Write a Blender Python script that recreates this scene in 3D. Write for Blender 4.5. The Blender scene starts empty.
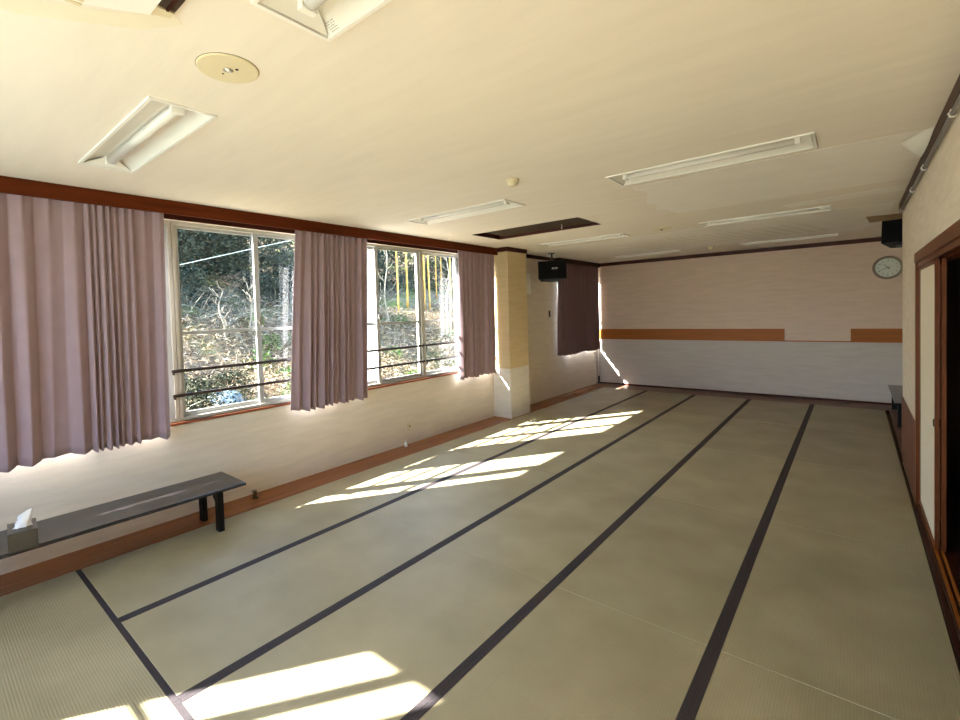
import bpy, bmesh, math, random
from mathutils import Vector, Matrix, noise

# ------------------------------------------------------------------ camera, sky, sun, exposure
scene = bpy.context.scene
COL = scene.collection
rnd = random.Random(7)

def cam_matrix(yaw, pitch, roll, loc):
    cy, sy, cp, sp = math.cos(yaw), math.sin(yaw), math.cos(pitch), math.sin(pitch)
    f = Vector((sy*cp, cy*cp, sp)); r = Vector((cy, -sy, 0)); u = r.cross(f)
    c, s = math.cos(roll), math.sin(roll)
    r2 = c*r + s*u; u2 = -s*r + c*u
    m = Matrix((r2, u2, -f)).transposed().to_4x4()
    m.translation = Vector(loc)
    return m
cd = bpy.data.cameras.new('camera')
cam = bpy.data.objects.new('camera', cd); COL.objects.link(cam)
cd.sensor_fit = 'HORIZONTAL'; cd.sensor_width = 36.0
cd.lens = 471.983/960*36.0
cd.shift_x = 31.9/960; cd.shift_y = -32.4/960
cd.clip_start = 0.05; cd.clip_end = 400
cam.matrix_world = cam_matrix(-0.711, -0.031, -0.031, (0, 0, 1.743))
scene.camera = cam

SUN_DIR = Vector((1.0, 1.50, -1.31)).normalized()
sd = bpy.data.lights.new('sun', 'SUN'); sd.energy = 2.7; sd.angle = math.radians(0.6); sd.color = (1.0, 0.96, 0.90)
sun = bpy.data.objects.new('sun', sd); COL.objects.link(sun)
sun.rotation_euler = SUN_DIR.to_track_quat('-Z', 'Y').to_euler(); sun.location = (-12, -16, 16)

w = bpy.data.worlds.new('sky'); scene.world = w; w.use_nodes = True
wn = w.node_tree.nodes; wl = w.node_tree.links
for n in list(wn): wn.remove(n)
wo = wn.new('ShaderNodeOutputWorld'); wb = wn.new('ShaderNodeBackground'); sk = wn.new('ShaderNodeTexSky')
sk.sky_type = 'HOSEK_WILKIE'; sk.turbidity = 3.5; sk.ground_albedo = 0.4
sk.sun_direction = (-SUN_DIR)
wl.new(sk.outputs[0], wb.inputs[0]); wl.new(wb.outputs[0], wo.inputs[0]); wb.inputs[1].default_value = 1.8

vs = scene.view_settings
scene.display_settings.display_device = 'sRGB'
vs.view_transform = 'Standard'; vs.look = 'None'; vs.exposure = 5.08; vs.gamma = 1.0; vs.use_curve_mapping = False
scene.cycles.max_bounces = 14; scene.cycles.diffuse_bounces = 9; scene.cycles.glossy_bounces = 4
scene.cycles.transparent_max_bounces = 16; scene.cycles.sample_clamp_indirect = 6.0
scene.cycles.use_denoising = True

# ------------------------------------------------------------------ dimensions (metres)
XW = -4.551            # face of the window wall
XR = 0.399             # face of the door wall
YB = 10.588            # face of the far wall
YN = -1.38             # face of the wall behind the camera
H = 2.774              # ceiling
X0, MW = -4.187, 0.9104  # window-side edge of the mats, mat width
YC, YT = 0.767, 10.051   # first and last mat edge
Z0, Z1 = 0.845, 2.640    # window opening
YE = 7.13              # end of the door wall

# ------------------------------------------------------------------ materials
def mat(name, col, rough=0.6, metal=0.0, var=0.0, vscale=6.0, bump=0.0, bscale=60.0, stretch=(1, 1, 1), spec=0.5, extra=None, coat=0.0):
    m = bpy.data.materials.new(name); m.use_nodes = True
    nt = m.node_tree; b = nt.nodes['Principled BSDF']
    b.inputs['Base Color'].default_value = (*col, 1); b.inputs['Roughness'].default_value = rough
    b.inputs['Metallic'].default_value = metal; b.inputs['Specular IOR Level'].default_value = spec
    b.inputs['Coat Weight'].default_value = coat
    tc = nt.nodes.new('ShaderNodeTexCoord'); mp = nt.nodes.new('ShaderNodeMapping')
    mp.inputs['Scale'].default_value = stretch
    nt.links.new(tc.outputs['Object'], mp.inputs['Vector'])
    if var:
        n = nt.nodes.new('ShaderNodeTexNoise'); n.inputs['Scale'].default_value = vscale; n.inputs['Detail'].default_value = 6
        nt.links.new(mp.outputs[0], n.inputs['Vector'])
        r = nt.nodes.new('ShaderNodeValToRGB')
        r.color_ramp.elements[0].position = 0.3; r.color_ramp.elements[1].position = 0.7
        r.color_ramp.elements[0].color = (*[c*(1-var) for c in col], 1)
        r.color_ramp.elements[1].color = (*[min(1, c*(1+var)) for c in col], 1)
        nt.links.new(n.outputs['Fac'], r.inputs[0]); nt.links.new(r.outputs[0], b.inputs['Base Color'])
    if bump:
        n2 = nt.nodes.new('ShaderNodeTexNoise'); n2.inputs['Scale'].default_value = bscale; n2.inputs['Detail'].default_value = 4
        nt.links.new(mp.outputs[0], n2.inputs['Vector'])
        bp = nt.nodes.new('ShaderNodeBump'); bp.inputs['Strength'].default_value = bump; bp.inputs['Distance'].default_value = 0.004
        nt.links.new(n2.outputs['Fac'], bp.inputs['Height']); nt.links.new(bp.outputs[0], b.inputs['Normal'])
    return m

def tatami_mat():
    m = mat('rush_weave', (0.30, 0.265, 0.145), 0.45, spec=0.38)
    nt = m.node_tree; b = nt.nodes['Principled BSDF']; L = nt.links; N = nt.nodes
    tc = N.new('ShaderNodeTexCoord'); sx = N.new('ShaderNodeSeparateXYZ'); L.new(tc.outputs['Object'], sx.inputs[0])
    mu = N.new('ShaderNodeMath'); mu.operation = 'MULTIPLY'; mu.inputs[1].default_value = 2*math.pi/0.0125; L.new(sx.outputs['X'], mu.inputs[0])
    si = N.new('ShaderNodeMath'); si.operation = 'SINE'; L.new(mu.outputs[0], si.inputs[0])
    no = N.new('ShaderNodeTexNoise'); no.inputs['Scale'].default_value = 2.2; no.inputs['Detail'].default_value = 7
    oi = N.new('ShaderNodeObjectInfo')
    va = N.new('ShaderNodeVectorMath'); va.operation = 'ADD'; L.new(tc.outputs['Object'], va.inputs[0]); L.new(oi.outputs['Location'], va.inputs[1])
    L.new(va.outputs[0], no.inputs['Vector'])
    fi = N.new('ShaderNodeTexNoise'); fi.inputs['Scale'].default_value = 1.0; fi.inputs['Detail'].default_value = 3
    mp = N.new('ShaderNodeMapping'); mp.inputs['Scale'].default_value = (60, 400, 60); L.new(tc.outputs['Object'], mp.inputs[0]); L.new(mp.outputs[0], fi.inputs['Vector'])
    r = N.new('ShaderNodeValToRGB'); r.color_ramp.elements[0].position = .32; r.color_ramp.elements[1].position = .7
    r.color_ramp.elements[0].color = (0.290, 0.246, 0.148, 1); r.color_ramp.elements[1].color = (0.375, 0.320, 0.200, 1)
    L.new(no.outputs['Fac'], r.inputs[0])
    hs = N.new('ShaderNodeHueSaturation'); L.new(r.outputs[0], hs.inputs['Color'])
    ad = N.new('ShaderNodeMath'); ad.operation = 'MULTIPLY_ADD'; ad.inputs[1].default_value = 0.045; L.new(si.outputs[0], ad.inputs[0])
    a2 = N.new('ShaderNodeMath'); a2.operation = 'MULTIPLY_ADD'; a2.inputs[1].default_value = 0.25; a2.inputs[2].default_value = 0.875; L.new(fi.outputs['Fac'], a2.inputs[0])
    L.new(a2.outputs[0], ad.inputs[2]); 
    rv = N.new('ShaderNodeMath'); rv.operation = 'MULTIPLY_ADD'; rv.inputs[1].default_value = 0.10; rv.inputs[2].default_value = 0.95; L.new(oi.outputs['Random'], rv.inputs[0])
    m3 = N.new('ShaderNodeMath'); m3.operation = 'MULTIPLY'; L.new(ad.outputs[0], m3.inputs[0]); L.new(rv.outputs[0], m3.inputs[1])
    L.new(m3.outputs[0], hs.inputs['Value']); L.new(hs.outputs[0], b.inputs['Base Color'])
    bp = N.new('ShaderNodeBump'); bp.inputs['Strength'].default_value = .22; bp.inputs['Distance'].default_value = .002
    L.new(si.outputs[0], bp.inputs['Height']); L.new(bp.outputs[0], b.inputs['Normal'])
    return m

def wallpaper(name, col, var=0.06):
    return mat(name, col, 0.75, var=var, vscale=3.0, bump=0.5, bscale=22, stretch=(1, 1, 7), spec=0.25)

def glass(name, tint=(1, 1, 1), frost=False):
    m = bpy.data.materials.new(name); m.use_nodes = True
    nt = m.node_tree; N = nt.nodes; L = nt.links
    for n in list(N): N.remove(n)
    o = N.new('ShaderNodeOutputMaterial'); mx = N.new('ShaderNodeMixShader')
    if frost:
        t = N.new('ShaderNodeBsdfTranslucent'); t.inputs[0].default_value = (0.85, 0.9, 0.92, 1)
        d = N.new('ShaderNodeBsdfTransparent'); mx.inputs[0].default_value = 0.2
        L.new(d.outputs[0], mx.inputs[1]); L.new(t.outputs[0], mx.inputs[2])
    else:
        t = N.new('ShaderNodeBsdfTransparent'); t.inputs[0].default_value = (*tint, 1)
        g = N.new('ShaderNodeBsdfGlossy'); g.inputs['Roughness'].default_value = 0.0
        lw = N.new('ShaderNodeLayerWeight'); lw.inputs[0].default_value = .5
        pw = N.new('ShaderNodeMath'); pw.operation = 'POWER'; pw.inputs[1].default_value = 5; L.new(lw.outputs['Facing'], pw.inputs[0])
        f = N.new('ShaderNodeMath'); f.operation = 'MULTIPLY_ADD'; f.inputs[1].default_value = .9; f.inputs[2].default_value = .035; L.new(pw.outputs[0], f.inputs[0])
        L.new(f.outputs[0], mx.inputs[0]); L.new(t.outputs[0], mx.inputs[1]); L.new(g.outputs[0], mx.inputs[2])
    L.new(mx.outputs[0], o.inputs[0])
    return m

def leafy(name, c0, c1, c2, transl=0.35, scale=1.3):
    m = bpy.data.materials.new(name); m.use_nodes = True
    nt = m.node_tree; N = nt.nodes; L = nt.links
    for n in list(N): N.remove(n)
    o = N.new('ShaderNodeOutputMaterial'); mx = N.new('ShaderNodeMixShader'); mx.inputs[0].default_value = transl
    d = N.new('ShaderNodeBsdfDiffuse'); t = N.new('ShaderNodeBsdfTranslucent')
    g = N.new('ShaderNodeNewGeometry'); r = N.new('ShaderNodeValToRGB')
    cr = r.color_ramp; cr.elements[0].color = (*c0, 1); cr.elements[1].color = (*c2, 1); e = cr.elements.new(.5); e.color = (*c1, 1)
    L.new(g.outputs['Random Per Island'], r.inputs[0])
    L.new(r.outputs[0], d.inputs[0]); L.new(r.outputs[0], t.inputs[0])
    L.new(d.outputs[0], mx.inputs[1]); L.new(t.outputs[0], mx.inputs[2]); L.new(mx.outputs[0], o.inputs[0])
    return m

def cloth(name, col, transl=0.06):
    m = mat(name, col, 0.85, var=0.06, vscale=9, bump=0.25, bscale=420, spec=0.2)
    nt = m.node_tree; N = nt.nodes; L = nt.links
    b = N['Principled BSDF']; b.inputs['Sheen Weight'].default_value = 0.25
    o = N['Material Output']; mx = N.new('ShaderNodeMixShader'); mx.inputs[0].default_value = transl
    t = N.new('ShaderNodeBsdfTranslucent'); t.inputs[0].default_value = (0.75, 0.6, 0.6, 1)
    L.new(b.outputs[0], mx.inputs[1]); L.new(t.outputs[0], mx.inputs[2]); L.new(mx.outputs[0], o.inputs[0])
    return m

def wood(name, col, rough=0.55, var=0.25, axis='Y', spec=0.22):
    st = {'X': (1.2, 26, 26), 'Y': (26, 1.2, 26), 'Z': (26, 26, 1.2)}[axis]
    return mat(name, col, rough, var=var, vscale=1.0, bump=0.08, bscale=3, stretch=st, spec=spec)

M = dict(
    paper=wallpaper('wallpaper_beige', (0.68, 0.60, 0.50)),
    paper_back=wallpaper('wallpaper_far', (0.62, 0.475, 0.385)),
    paper_low=wallpaper('wallpaper_pale', (0.52, 0.455, 0.415)), paper_post=wallpaper('wallpaper_post', (0.64, 0.59, 0.52)),
    paper_col=wallpaper('wallpaper_column', (0.57, 0.44, 0.255)),
    ceil=mat('ceiling_paper', (0.77, 0.715, 0.635), 0.8, var=0.03, vscale=2.0, bump=0.15, bscale=8, stretch=(1, 6, 1), spec=0.2),
    ceil_new=mat('ceiling_paper_fresh', (0.82, 0.785, 0.73), 0.7, var=0.03, vscale=4, spec=0.2),
    bare=mat('bare_board', (0.40, 0.27, 0.14), 0.8, var=0.1),
    stain=mat('water_stain', (0.76, 0.70, 0.56), 0.8, var=0.05),
    tatami=tatami_mat(),
    heri=mat('mat_border_cloth', (0.034, 0.026, 0.029), 0.7, var=0.4, vscale=160, bump=0.3, bscale=500, spec=0.3),
    board=wood('floorboard_red', (0.235, 0.082, 0.030), 0.25, axis='Y'),
    board_x=wood('floorboard_far', (0.17, 0.085, 0.055), 0.35, axis='X'),
    straw=mat('pale_rush', (0.40, 0.36, 0.25), 0.6),
    sub=mat('subfloor', (0.12, 0.09, 0.06), 0.9),
    pelmet=wood('pelmet_wood', (0.09, 0.017, 0.003), 0.6, axis='Y', spec=.08),
    headw=wood('window_head_wood', (0.045, 0.008, 0.003), 0.6, axis='Y'),
    sillw=wood('sill_wood', (0.24, 0.07, 0.03), 0.4, axis='Y'),
    darkwood=wood('dark_trim_wood', (0.036, 0.009, 0.005), 0.45, axis='Y'),
    darkwood_x=wood('dark_trim_wood_far', (0.052, 0.012, 0.007), 0.45, axis='X'),
    doorwood=wood('door_frame_wood', (0.115, 0.032, 0.010), 0.4, axis='Z'),
    strip=wood('rail_board_wood', (0.32, 0.095, 0.015), 0.5, axis='X', var=0.14),
    dado=mat('dado_brown', (0.15, 0.056, 0.034), 0.7, var=0.08, vscale=5, bump=.2, bscale=60),
    alu=mat('window_frame_paint', (0.46, 0.43, 0.37), 0.4, var=0.03, spec=0.4),
    alu_in=mat('window_sash_metal', (0.42, 0.42, 0.41), 0.35, metal=0.25, spec=0.5),
    glass=glass('window_glass', (0.93, 0.95, 0.95)), frost=glass('frosted_glass', frost=True),
    bar=mat('guard_bar_brown', (0.035, 0.022, 0.018), 0.45),
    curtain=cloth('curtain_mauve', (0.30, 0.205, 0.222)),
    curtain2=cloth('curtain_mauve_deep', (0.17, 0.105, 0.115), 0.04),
    lining=cloth('curtain_lining', (0.74, 0.71, 0.74), 0.15),
    lacquer=mat('black_lacquer', (0.004, 0.004, 0.004), 0.45, spec=0.15),
    laqtop=mat('black_table_top', (0.024, 0.020, 0.021), 0.13, var=0.2, vscale=40, spec=0.6),
    black=mat('black_plastic', (0.008, 0.008, 0.009), 0.5, spec=0.3),
    grille=mat('black_speaker_cloth', (0.006, 0.006, 0.007), 0.9, bump=.4, bscale=500, spec=0.1),
    white=mat('white_enamel', (0.82, 0.81, 0.77), 0.35, var=0.01),
    reflect=mat('white_reflector', (0.76, 0.75, 0.70), 0.3, spec=0.5),
    tube=mat('lamp_tube_glass', (0.72, 0.71, 0.68), 0.25),
    plastic=mat('ivory_plastic', (0.66, 0.57, 0.38), 0.45),
    cream=mat('cream_plate', (0.70, 0.62, 0.42), 0.5),
    lens=mat('clear_lens', (0.75, 0.75, 0.7), 0.1, metal=0.6),
    grey=mat('grey_conduit', (0.17, 0.165, 0.16), 0.4, spec=0.5),
    metal=mat('dull_metal', (0.35, 0.33, 0.30), 0.35, metal=0.9),
    brass=mat('aged_brass', (0.10, 0.075, 0.035), 0.4, metal=0.7),
    darkmetal=mat('dark_metal', (0.03, 0.03, 0.03), 0.5),
    fusuma=mat('sliding_door_paper', (0.70, 0.64, 0.52), 0.8, var=0.05, vscale=20, bump=.3, bscale=90),
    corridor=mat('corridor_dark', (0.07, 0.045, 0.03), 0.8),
    tissue=mat('tissue_paper', (0.85, 0.85, 0.86), 0.9, bump=.2, bscale=90),
    boxb=mat('tissue_box_card', (0.012, 0.011, 0.011), 0.3, var=0.1, vscale=30),
    clockf=mat('clock_face', (0.56, 0.60, 0.54), 0.4),
    clockr=mat('clock_rim', (0.20, 0.17, 0.13), 0.35),
    ink=mat('black_ink', (0.02, 0.02, 0.02), 0.6),
    greyink=mat('grey_ink', (0.25, 0.25, 0.23), 0.6),
    logo=mat('silver_logo', (0.72, 0.70, 0.62), 0.35, metal=0.2),
    seam=mat('dark_gap', (0.05, 0.03, 0.02), 0.9),
    recess=wood('recess_wood', (0.045, 0.028, 0.018), 0.55, axis='X'),
    outer=mat('sun_block_grey', (0.55, 0.53, 0.5), 0.9, var=.05),
    soil=None,
    brush=leafy('dry_brush_tan', (0.03, 0.02, 0.013), (0.24, 0.165, 0.10), (0.62, 0.49, 0.35), 0.2),
    brush2=leafy('dry_grass_straw', (0.10, 0.08, 0.04), (0.28, 0.24, 0.12), (0.44, 0.41, 0.22), 0.3),
    greenl=leafy('green_leaves', (0.022, 0.05, 0.014), (0.06, 0.12, 0.03), (0.14, 0.22, 0.06), 0.35),
    darkl=leafy('forest_leaves', (0.010, 0.016, 0.014), (0.030, 0.042, 0.034), (0.075, 0.09, 0.065), 0.25),
    bushl=leafy('bush_leaves', (0.006, 0.008, 0.005), (0.022, 0.026, 0.017), (0.10, 0.10, 0.065), 0.2),
    vine=leafy('grey_vine', (0.05, 0.05, 0.04), (0.13, 0.125, 0.10), (0.24, 0.225, 0.18), 0.1),
    bamboo=mat('bamboo_yellow', (0.42, 0.22, 0.025), 0.4, var=0.2, vscale=3),
    barkw=mat('pale_bark', (0.20, 0.165, 0.12), 0.8, var=0.2, vscale=10),
    barkd=mat('dark_bark', (0.06, 0.045, 0.03), 0.9, var=0.2, vscale=10),
    wire=mat('cable_grey', (0.30, 0.35, 0.31), 0.5),
    tarp=mat('pale_blue_sheet', (0.17, 0.21, 0.23), 0.5, bump=.5, bscale=12),
)
def soil():
    m = mat('leaf_litter', (0.22, 0.165, 0.10), 0.95, spec=0.1)
    nt = m.node_tree; N = nt.nodes; L = nt.links; b = N['Principled BSDF']
    tc = N.new('ShaderNodeTexCoord')
    n1 = N.new('ShaderNodeTexNoise'); n1.inputs['Scale'].default_value = 5; n1.inputs['Detail'].default_value = 12; n1.inputs['Roughness'].default_value = .75
    n2 = N.new('ShaderNodeTexNoise'); n2.inputs['Scale'].default_value = .5; n2.inputs['Detail'].default_value = 4
    L.new(tc.outputs['Object'], n1.inputs['Vector']); L.new(tc.outputs['Object'], n2.inputs['Vector'])
    r = N.new('ShaderNodeValToRGB'); r.color_ramp.elements[0].position = .36; r.color_ramp.elements[1].position = .64
    r.color_ramp.elements[0].color = (.05, .036, .025, 1); r.color_ramp.elements[1].color = (.36, .26, .17, 1)
    r2 = N.new('ShaderNodeValToRGB'); r2.color_ramp.elements[0].position = .5; r2.color_ramp.elements[1].position = .62
    mx = N.new('ShaderNodeMix'); mx.data_type = 'RGBA'
    L.new(n1.outputs['Fac'], r.inputs[0]); L.new(n2.outputs['Fac'], r2.inputs[0]); L.new(r2.outputs[0], mx.inputs[0])
    L.new(r.outputs[0], mx.inputs[6]); mx.inputs[7].default_value = (.13, .15, .05, 1)
    L.new(mx.outputs[2], b.inputs['Base Color'])
    return m
M['soil'] = soil()

# ------------------------------------------------------------------ mesh helpers
class MB:
    def __init__(s): s.bm = bmesh.new()
    def box(s, x0, x1, y0, y1, z0, z1, bev=0.0):
        vs_ = [s.bm.verts.new((x, y, z)) for z in (z0, z1) for y in (y0, y1) for x in (x0, x1)]
        fs = [(0, 2, 3, 1), (4, 5, 7, 6), (0, 1, 5, 4), (2, 6, 7, 3), (0, 4, 6, 2), (1, 3, 7, 5)]
        ff = [s.bm.faces.new([vs_[i] for i in f]) for f in fs]
        if bev:
            es = {e for f in ff for e in f.edges}
            bmesh.ops.bevel(s.bm, geom=list(es), offset=bev, segments=2, affect='EDGES', profile=0.6)
        return s
    def prism(s, pts, z0, z1):           # polygon in xy, extruded along z
        a = [s.bm.verts.new((x, y, z0)) for x, y in pts]; b = [s.bm.verts.new((x, y, z1)) for x, y in pts]
        n = len(pts); s.bm.faces.new(a[::-1]); s.bm.faces.new(b)
        for i in range(n): s.bm.faces.new((a[i], a[(i+1) % n], b[(i+1) % n], b[i]))
        return s
    def poly(s, pts):
        s.bm.faces.new([s.bm.verts.new(p) for p in pts]); return s
    def tube(s, pts, r, n=10, r1=None, cap=True):
        pts = [Vector(p) for p in pts]; rings = []
        for i, p in enumerate(pts):
            d = (pts[min(i+1, len(pts)-1)] - pts[max(i-1, 0)]).normalized()
            a = d.cross(Vector((0, 0, 1)) if abs(d.z) < .95 else Vector((1, 0, 0))).normalized(); b = d.cross(a)
            rr = r if r1 is None else r + (r1-r)*i/max(1, len(pts)-1)
            rings.append([s.bm.verts.new(p + rr*(math.cos(2*math.pi*k/n)*a + math.sin(2*math.pi*k/n)*b)) for k in range(n)])
        for i in range(len(rings)-1):
            for k in range(n):
                f = s.bm.faces.new((rings[i][k], rings[i][(k+1) % n], rings[i+1][(k+1) % n], rings[i+1][k])); f.smooth = True
        if cap: s.bm.faces.new(rings[0][::-1]); s.bm.faces.new(rings[-1])
        return s
    def lathe(s, prof, c=(0, 0, 0), axis='Z', n=40):   # prof: (radius, height)
        c = Vector(c); rings = []
        def P(r, h, t):
            x, y = r*math.cos(t), r*math.sin(t)
            return c + (Vector((x, y, h)) if axis == 'Z' else Vector((x, h, y)) if axis == 'Y' else Vector((h, x, y)))
        for r, h in prof:
            rings.append([s.bm.verts.new(P(r, h, 2*math.pi*k/n)) for k in range(n)] if r > 1e-6 else [s.bm.verts.new(P(0, h, 0))])
        for i in range(len(rings)-1):
            A, B = rings[i], rings[i+1]
            for k in range(n):
                q = [A[k % len(A)], A[(k+1) % len(A)], B[(k+1) % len(B)], B[k % len(B)]]
                u = []
                [u.append(v) for v in q if v not in u]
                if len(u) > 2: s.bm.faces.new(u)
        return s
    def build(s, name, m, parent=None, loc=None, smooth=False):
        bmesh.ops.recalc_face_normals(s.bm, faces=s.bm.faces[:])
        me = bpy.data.meshes.new(name); s.bm.to_mesh(me); s.bm.free()
        me.materials.append(m)
        o = bpy.data.objects.new(name, me); COL.objects.link(o)
        if smooth:
            me.polygons.foreach_set('use_smooth', [True]*len(me.polygons))
        if parent is not None: o.parent = parent
        if loc is not None: o.location = loc
        return o
def tag(o, label, cat, group=None, kind=None):
    o['label'] = label; o['category'] = cat
    if group: o['group'] = group
    if kind: o['kind'] = kind
    return o
def thing(name, label, cat, loc=(0, 0, 0), rotz=0.0, group=None):
    o = bpy.data.objects.new(name, None); COL.objects.link(o); o.empty_display_size = .1
    o.location = loc; o.rotation_euler = (0, 0, rotz)
    return tag(o, label, cat, group)
def struct(o, label=None, cat=None):
    o['kind'] = 'structure'
    if label: o['label'] = label
    if cat: o['category'] = cat
    return o
def dup(root, loc, rotz=0.0, label=None):
    def cp(o, par):
        c = o.copy(); COL.objects.link(c)
        if par is not None: c.parent = par
        for ch in o.children: cp(ch, c)
        return c
    r = cp(root, None); r.location = loc; r.rotation_euler = (0, 0, rotz)
    if label: r['label'] = label
    return r
def text(s, size, m, parent, loc, rot, name, shear=0.0, thick=0.001, align='CENTER'):
    cu = bpy.data.curves.new(name, 'FONT'); cu.body = s; cu.size = size; cu.align_x = align; cu.align_y = 'CENTER'
    cu.extrude = thick; cu.shear = shear; cu.materials.append(m)
    tmp = bpy.data.objects.new('tmp', cu); COL.objects.link(tmp)
    me = bpy.data.meshes.new_from_object(tmp.evaluated_get(bpy.context.evaluated_depsgraph_get()))
    bpy.data.objects.remove(tmp); bpy.data.curves.remove(cu); me.name = name
    if not me.materials: me.materials.append(m)
    o = bpy.data.objects.new(name, me); COL.objects.link(o); o.parent = parent; o.location = loc; o.rotation_euler = rot
    return o

def holed(u0, u1, v0, v1, holes, place):
    """sheet with rectangular holes; place(u, v) -> 3D point"""
    us = sorted({u0, u1, *[h[0] for h in holes], *[h[1] for h in holes]}); vv = sorted({v0, v1, *[h[2] for h in holes], *[h[3] for h in holes]})
    us = [u for u in us if u0 <= u <= u1]; vv = [v for v in vv if v0 <= v <= v1]
    b = MB(); cache = {}
    def V(u, v):
        if (u, v) not in cache: cache[(u, v)] = b.bm.verts.new(place(u, v))
        return cache[(u, v)]
    for i in range(len(us)-1):
        for j in range(len(vv)-1):
            cu, cv = (us[i]+us[i+1])/2, (vv[j]+vv[j+1])/2
            if any(h[0] < cu < h[1] and h[2] < cv < h[3] for h in holes): continue
            b.bm.faces.new((V(us[i], vv[j]), V(us[i+1], vv[j]), V(us[i+1], vv[j+1]), V(us[i], vv[j+1])))
    return b
def slab(b, vec):                        # give the sheet thickness along vec
    r = bmesh.ops.extrude_face_region(b.bm, geom=b.bm.faces[:])
    bmesh.ops.translate(b.bm, verts=[g for g in r['geom'] if isinstance(g, bmesh.types.BMVert)], vec=vec)
    return b

# ------------------------------------------------------------------ room shell
struct(MB().box(XW-.2, 2.4, YN-.2, YB+.2, -.20, -.055).build('floor', M['sub']))
struct(MB().box(XW, X0-.001, YN, YT, -.055, 0).build('floor_board_left', M['board']), 'red-brown floorboard running along the window wall', 'floorboard')
struct(MB().box(XW, XR+.9, YT+.001, YB, -.055, 0).build('floor_board_back', M['board_x']), 'brown floorboard along the far wall', 'floorboard')
struct(MB().box(XR+.012, XR+.9, YE-.02, YT, -.055, -.0).build('floor_board_alcove', M['board_x']), 'red-brown floorboard in the corner recess', 'floorboard')
struct(MB().box(X0, XR-.005, YN, -.146, -.055, 0).build('floor_board_rear', M['board']), 'floorboard behind the last mats', 'floorboard')

LW = [(.015, 6.395, Z0, Z1), (8.70, 10.50, Z0, Z1)]
b = holed(YN-.2, YB+.2, -.1, H+.06, LW, lambda y, z: (XW, y, z)); slab(b, (-.14, 0, 0))
struct(b.build('wall_left', M['paper']))
b = holed(XW, XR+.9, -.1, H+.06, [], lambda x, z: (x, YB, z)); slab(b, (0, .12, 0))
struct(b.build('wall_back', M['paper_back']))
struct(MB().box(XW, XR+.9, YB-.004, YB, .04, 1.035).build('wall_back_lower', M['paper_low']), 'pale lower wallpaper of the far wall', 'wall')
b = holed(XW, XR+.14, -.1, H+.06, [(-3.96, -.75, Z0, Z1)], lambda x, z: (x, YN, z)); slab(b, (0, -.14, 0))
struct(b.build('wall_rear', M['paper']))
DO = (1.2, 5.47, -.1, 2.036)
b = holed(YN, YE, -.1, H+.06, [DO], lambda y, z: (XR, y, z)); slab(b, (.12, 0, 0))
struct(b.build('wall_right', M['paper']))
struct(MB().box(XR+.8, XR+.9, YE-.1, YB, -.1, H+.06).build('wall_alcove', M['paper']))
struct(MB().box(XR+.12, XR+.8, YE-.1, YE-.02, -.1, H+.06).build('wall_alcove_side', M['paper']))
struct(MB().box(XR-.008, XR, 5.515, YE, 0, .68).build('trim_1', M['dado']), 'red-brown dado panel between the sliding door and the wall corner', 'dado')
# corridor behind the door opening
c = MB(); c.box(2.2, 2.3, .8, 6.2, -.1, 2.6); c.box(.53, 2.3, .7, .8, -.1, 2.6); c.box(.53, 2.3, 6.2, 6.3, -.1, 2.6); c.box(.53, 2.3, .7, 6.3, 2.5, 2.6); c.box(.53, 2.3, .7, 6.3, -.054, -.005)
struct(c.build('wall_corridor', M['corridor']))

LY = [(0.785, 1.09), (3.67, 4.03), (6.58, 6.90), (9.42, 9.68)]
LX = [(-3.735, -2.43), (-1.48, -.18)]
holes = [(x0+.012, x1-.012, y0+.012, y1-.012) for x0, x1 in LX for y0, y1 in LY]
RC = (-3.86, -2.36, 5.03, 5.68)
holes.append(RC)
b = holed(XW, XR+.9, YN, YB, holes, lambda x, y: (x, y, H))
struct(b.build('ceiling', M['ceil']))
struct(MB().box(XW-.3, 2.4, YN-.3, YB+.3, H+.26, H+.40).build('sun_block_roof', M['outer']))  # unseen slab, added to stop sun leaking through the ceiling holes
# fresh paper patches and the bare strip on the ceiling
def patch(pts, m, name, lab, dz=.0025):
    struct(MB().prism(pts, H-dz, H-.0005).build(name, m), lab, 'ceiling patch')
patch([(-1.442, 4.14), (-1.47, 4.30), (-1.40, 4.42), (-1.58, 4.95), (-1.50, 5.05), (-1.62, 5.35), (-1.52, 5.40), (-1.48, 5.72), (.36, 5.66), (.37, 4.13), (-.982, 4.105), (-1.0, 4.16)], M['ceil_new'], 'ceiling_patch', 'large pale paper patch on the ceiling behind the nearest long light')
patch([(-.575, 6.18), (-.53, 6.40), (.36, 6.24), (.36, 5.95)], M['ceil_new'], 'ceiling_patch', 'narrow pale paper strip on the ceiling near the door wall')
patch([(-4.3, 7.25), (-4.3, 9.3), (.0, 9.3), (.33, 8.6), (.33, 6.95), (-.19, 6.92), (-1.46, 7.0)], M['ceil_new'], 'ceiling_patch', 'pale paper field on the far part of the ceiling', .0015)
patch([(.111, 7.86), (.161, 8.5), (.75, 8.4), (.75, 7.95)], M['bare'], 'ceiling_patch', 'bare brown strip on the ceiling above the corner speaker', .004)
patch([(-2.10, .10), (-1.86, .50), (-1.735, .655), (-1.77, .69), (-1.90, .60), (-2.09, .30)], M['stain'], 'ceiling_stain', 'yellowish water stain beside the ceiling air conditioner', .001)
for i in range(16):   # ripples of paper glue marks on the far ceiling
    x = -3.0+i*.16
    struct(MB().prism([(x, 7.7), (x+.05, 7.7), (x+.35, 8.9), (x+.29, 8.9)], H-.0022, H-.001).build('ceiling_glue_mark', M['ceil']))

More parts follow.
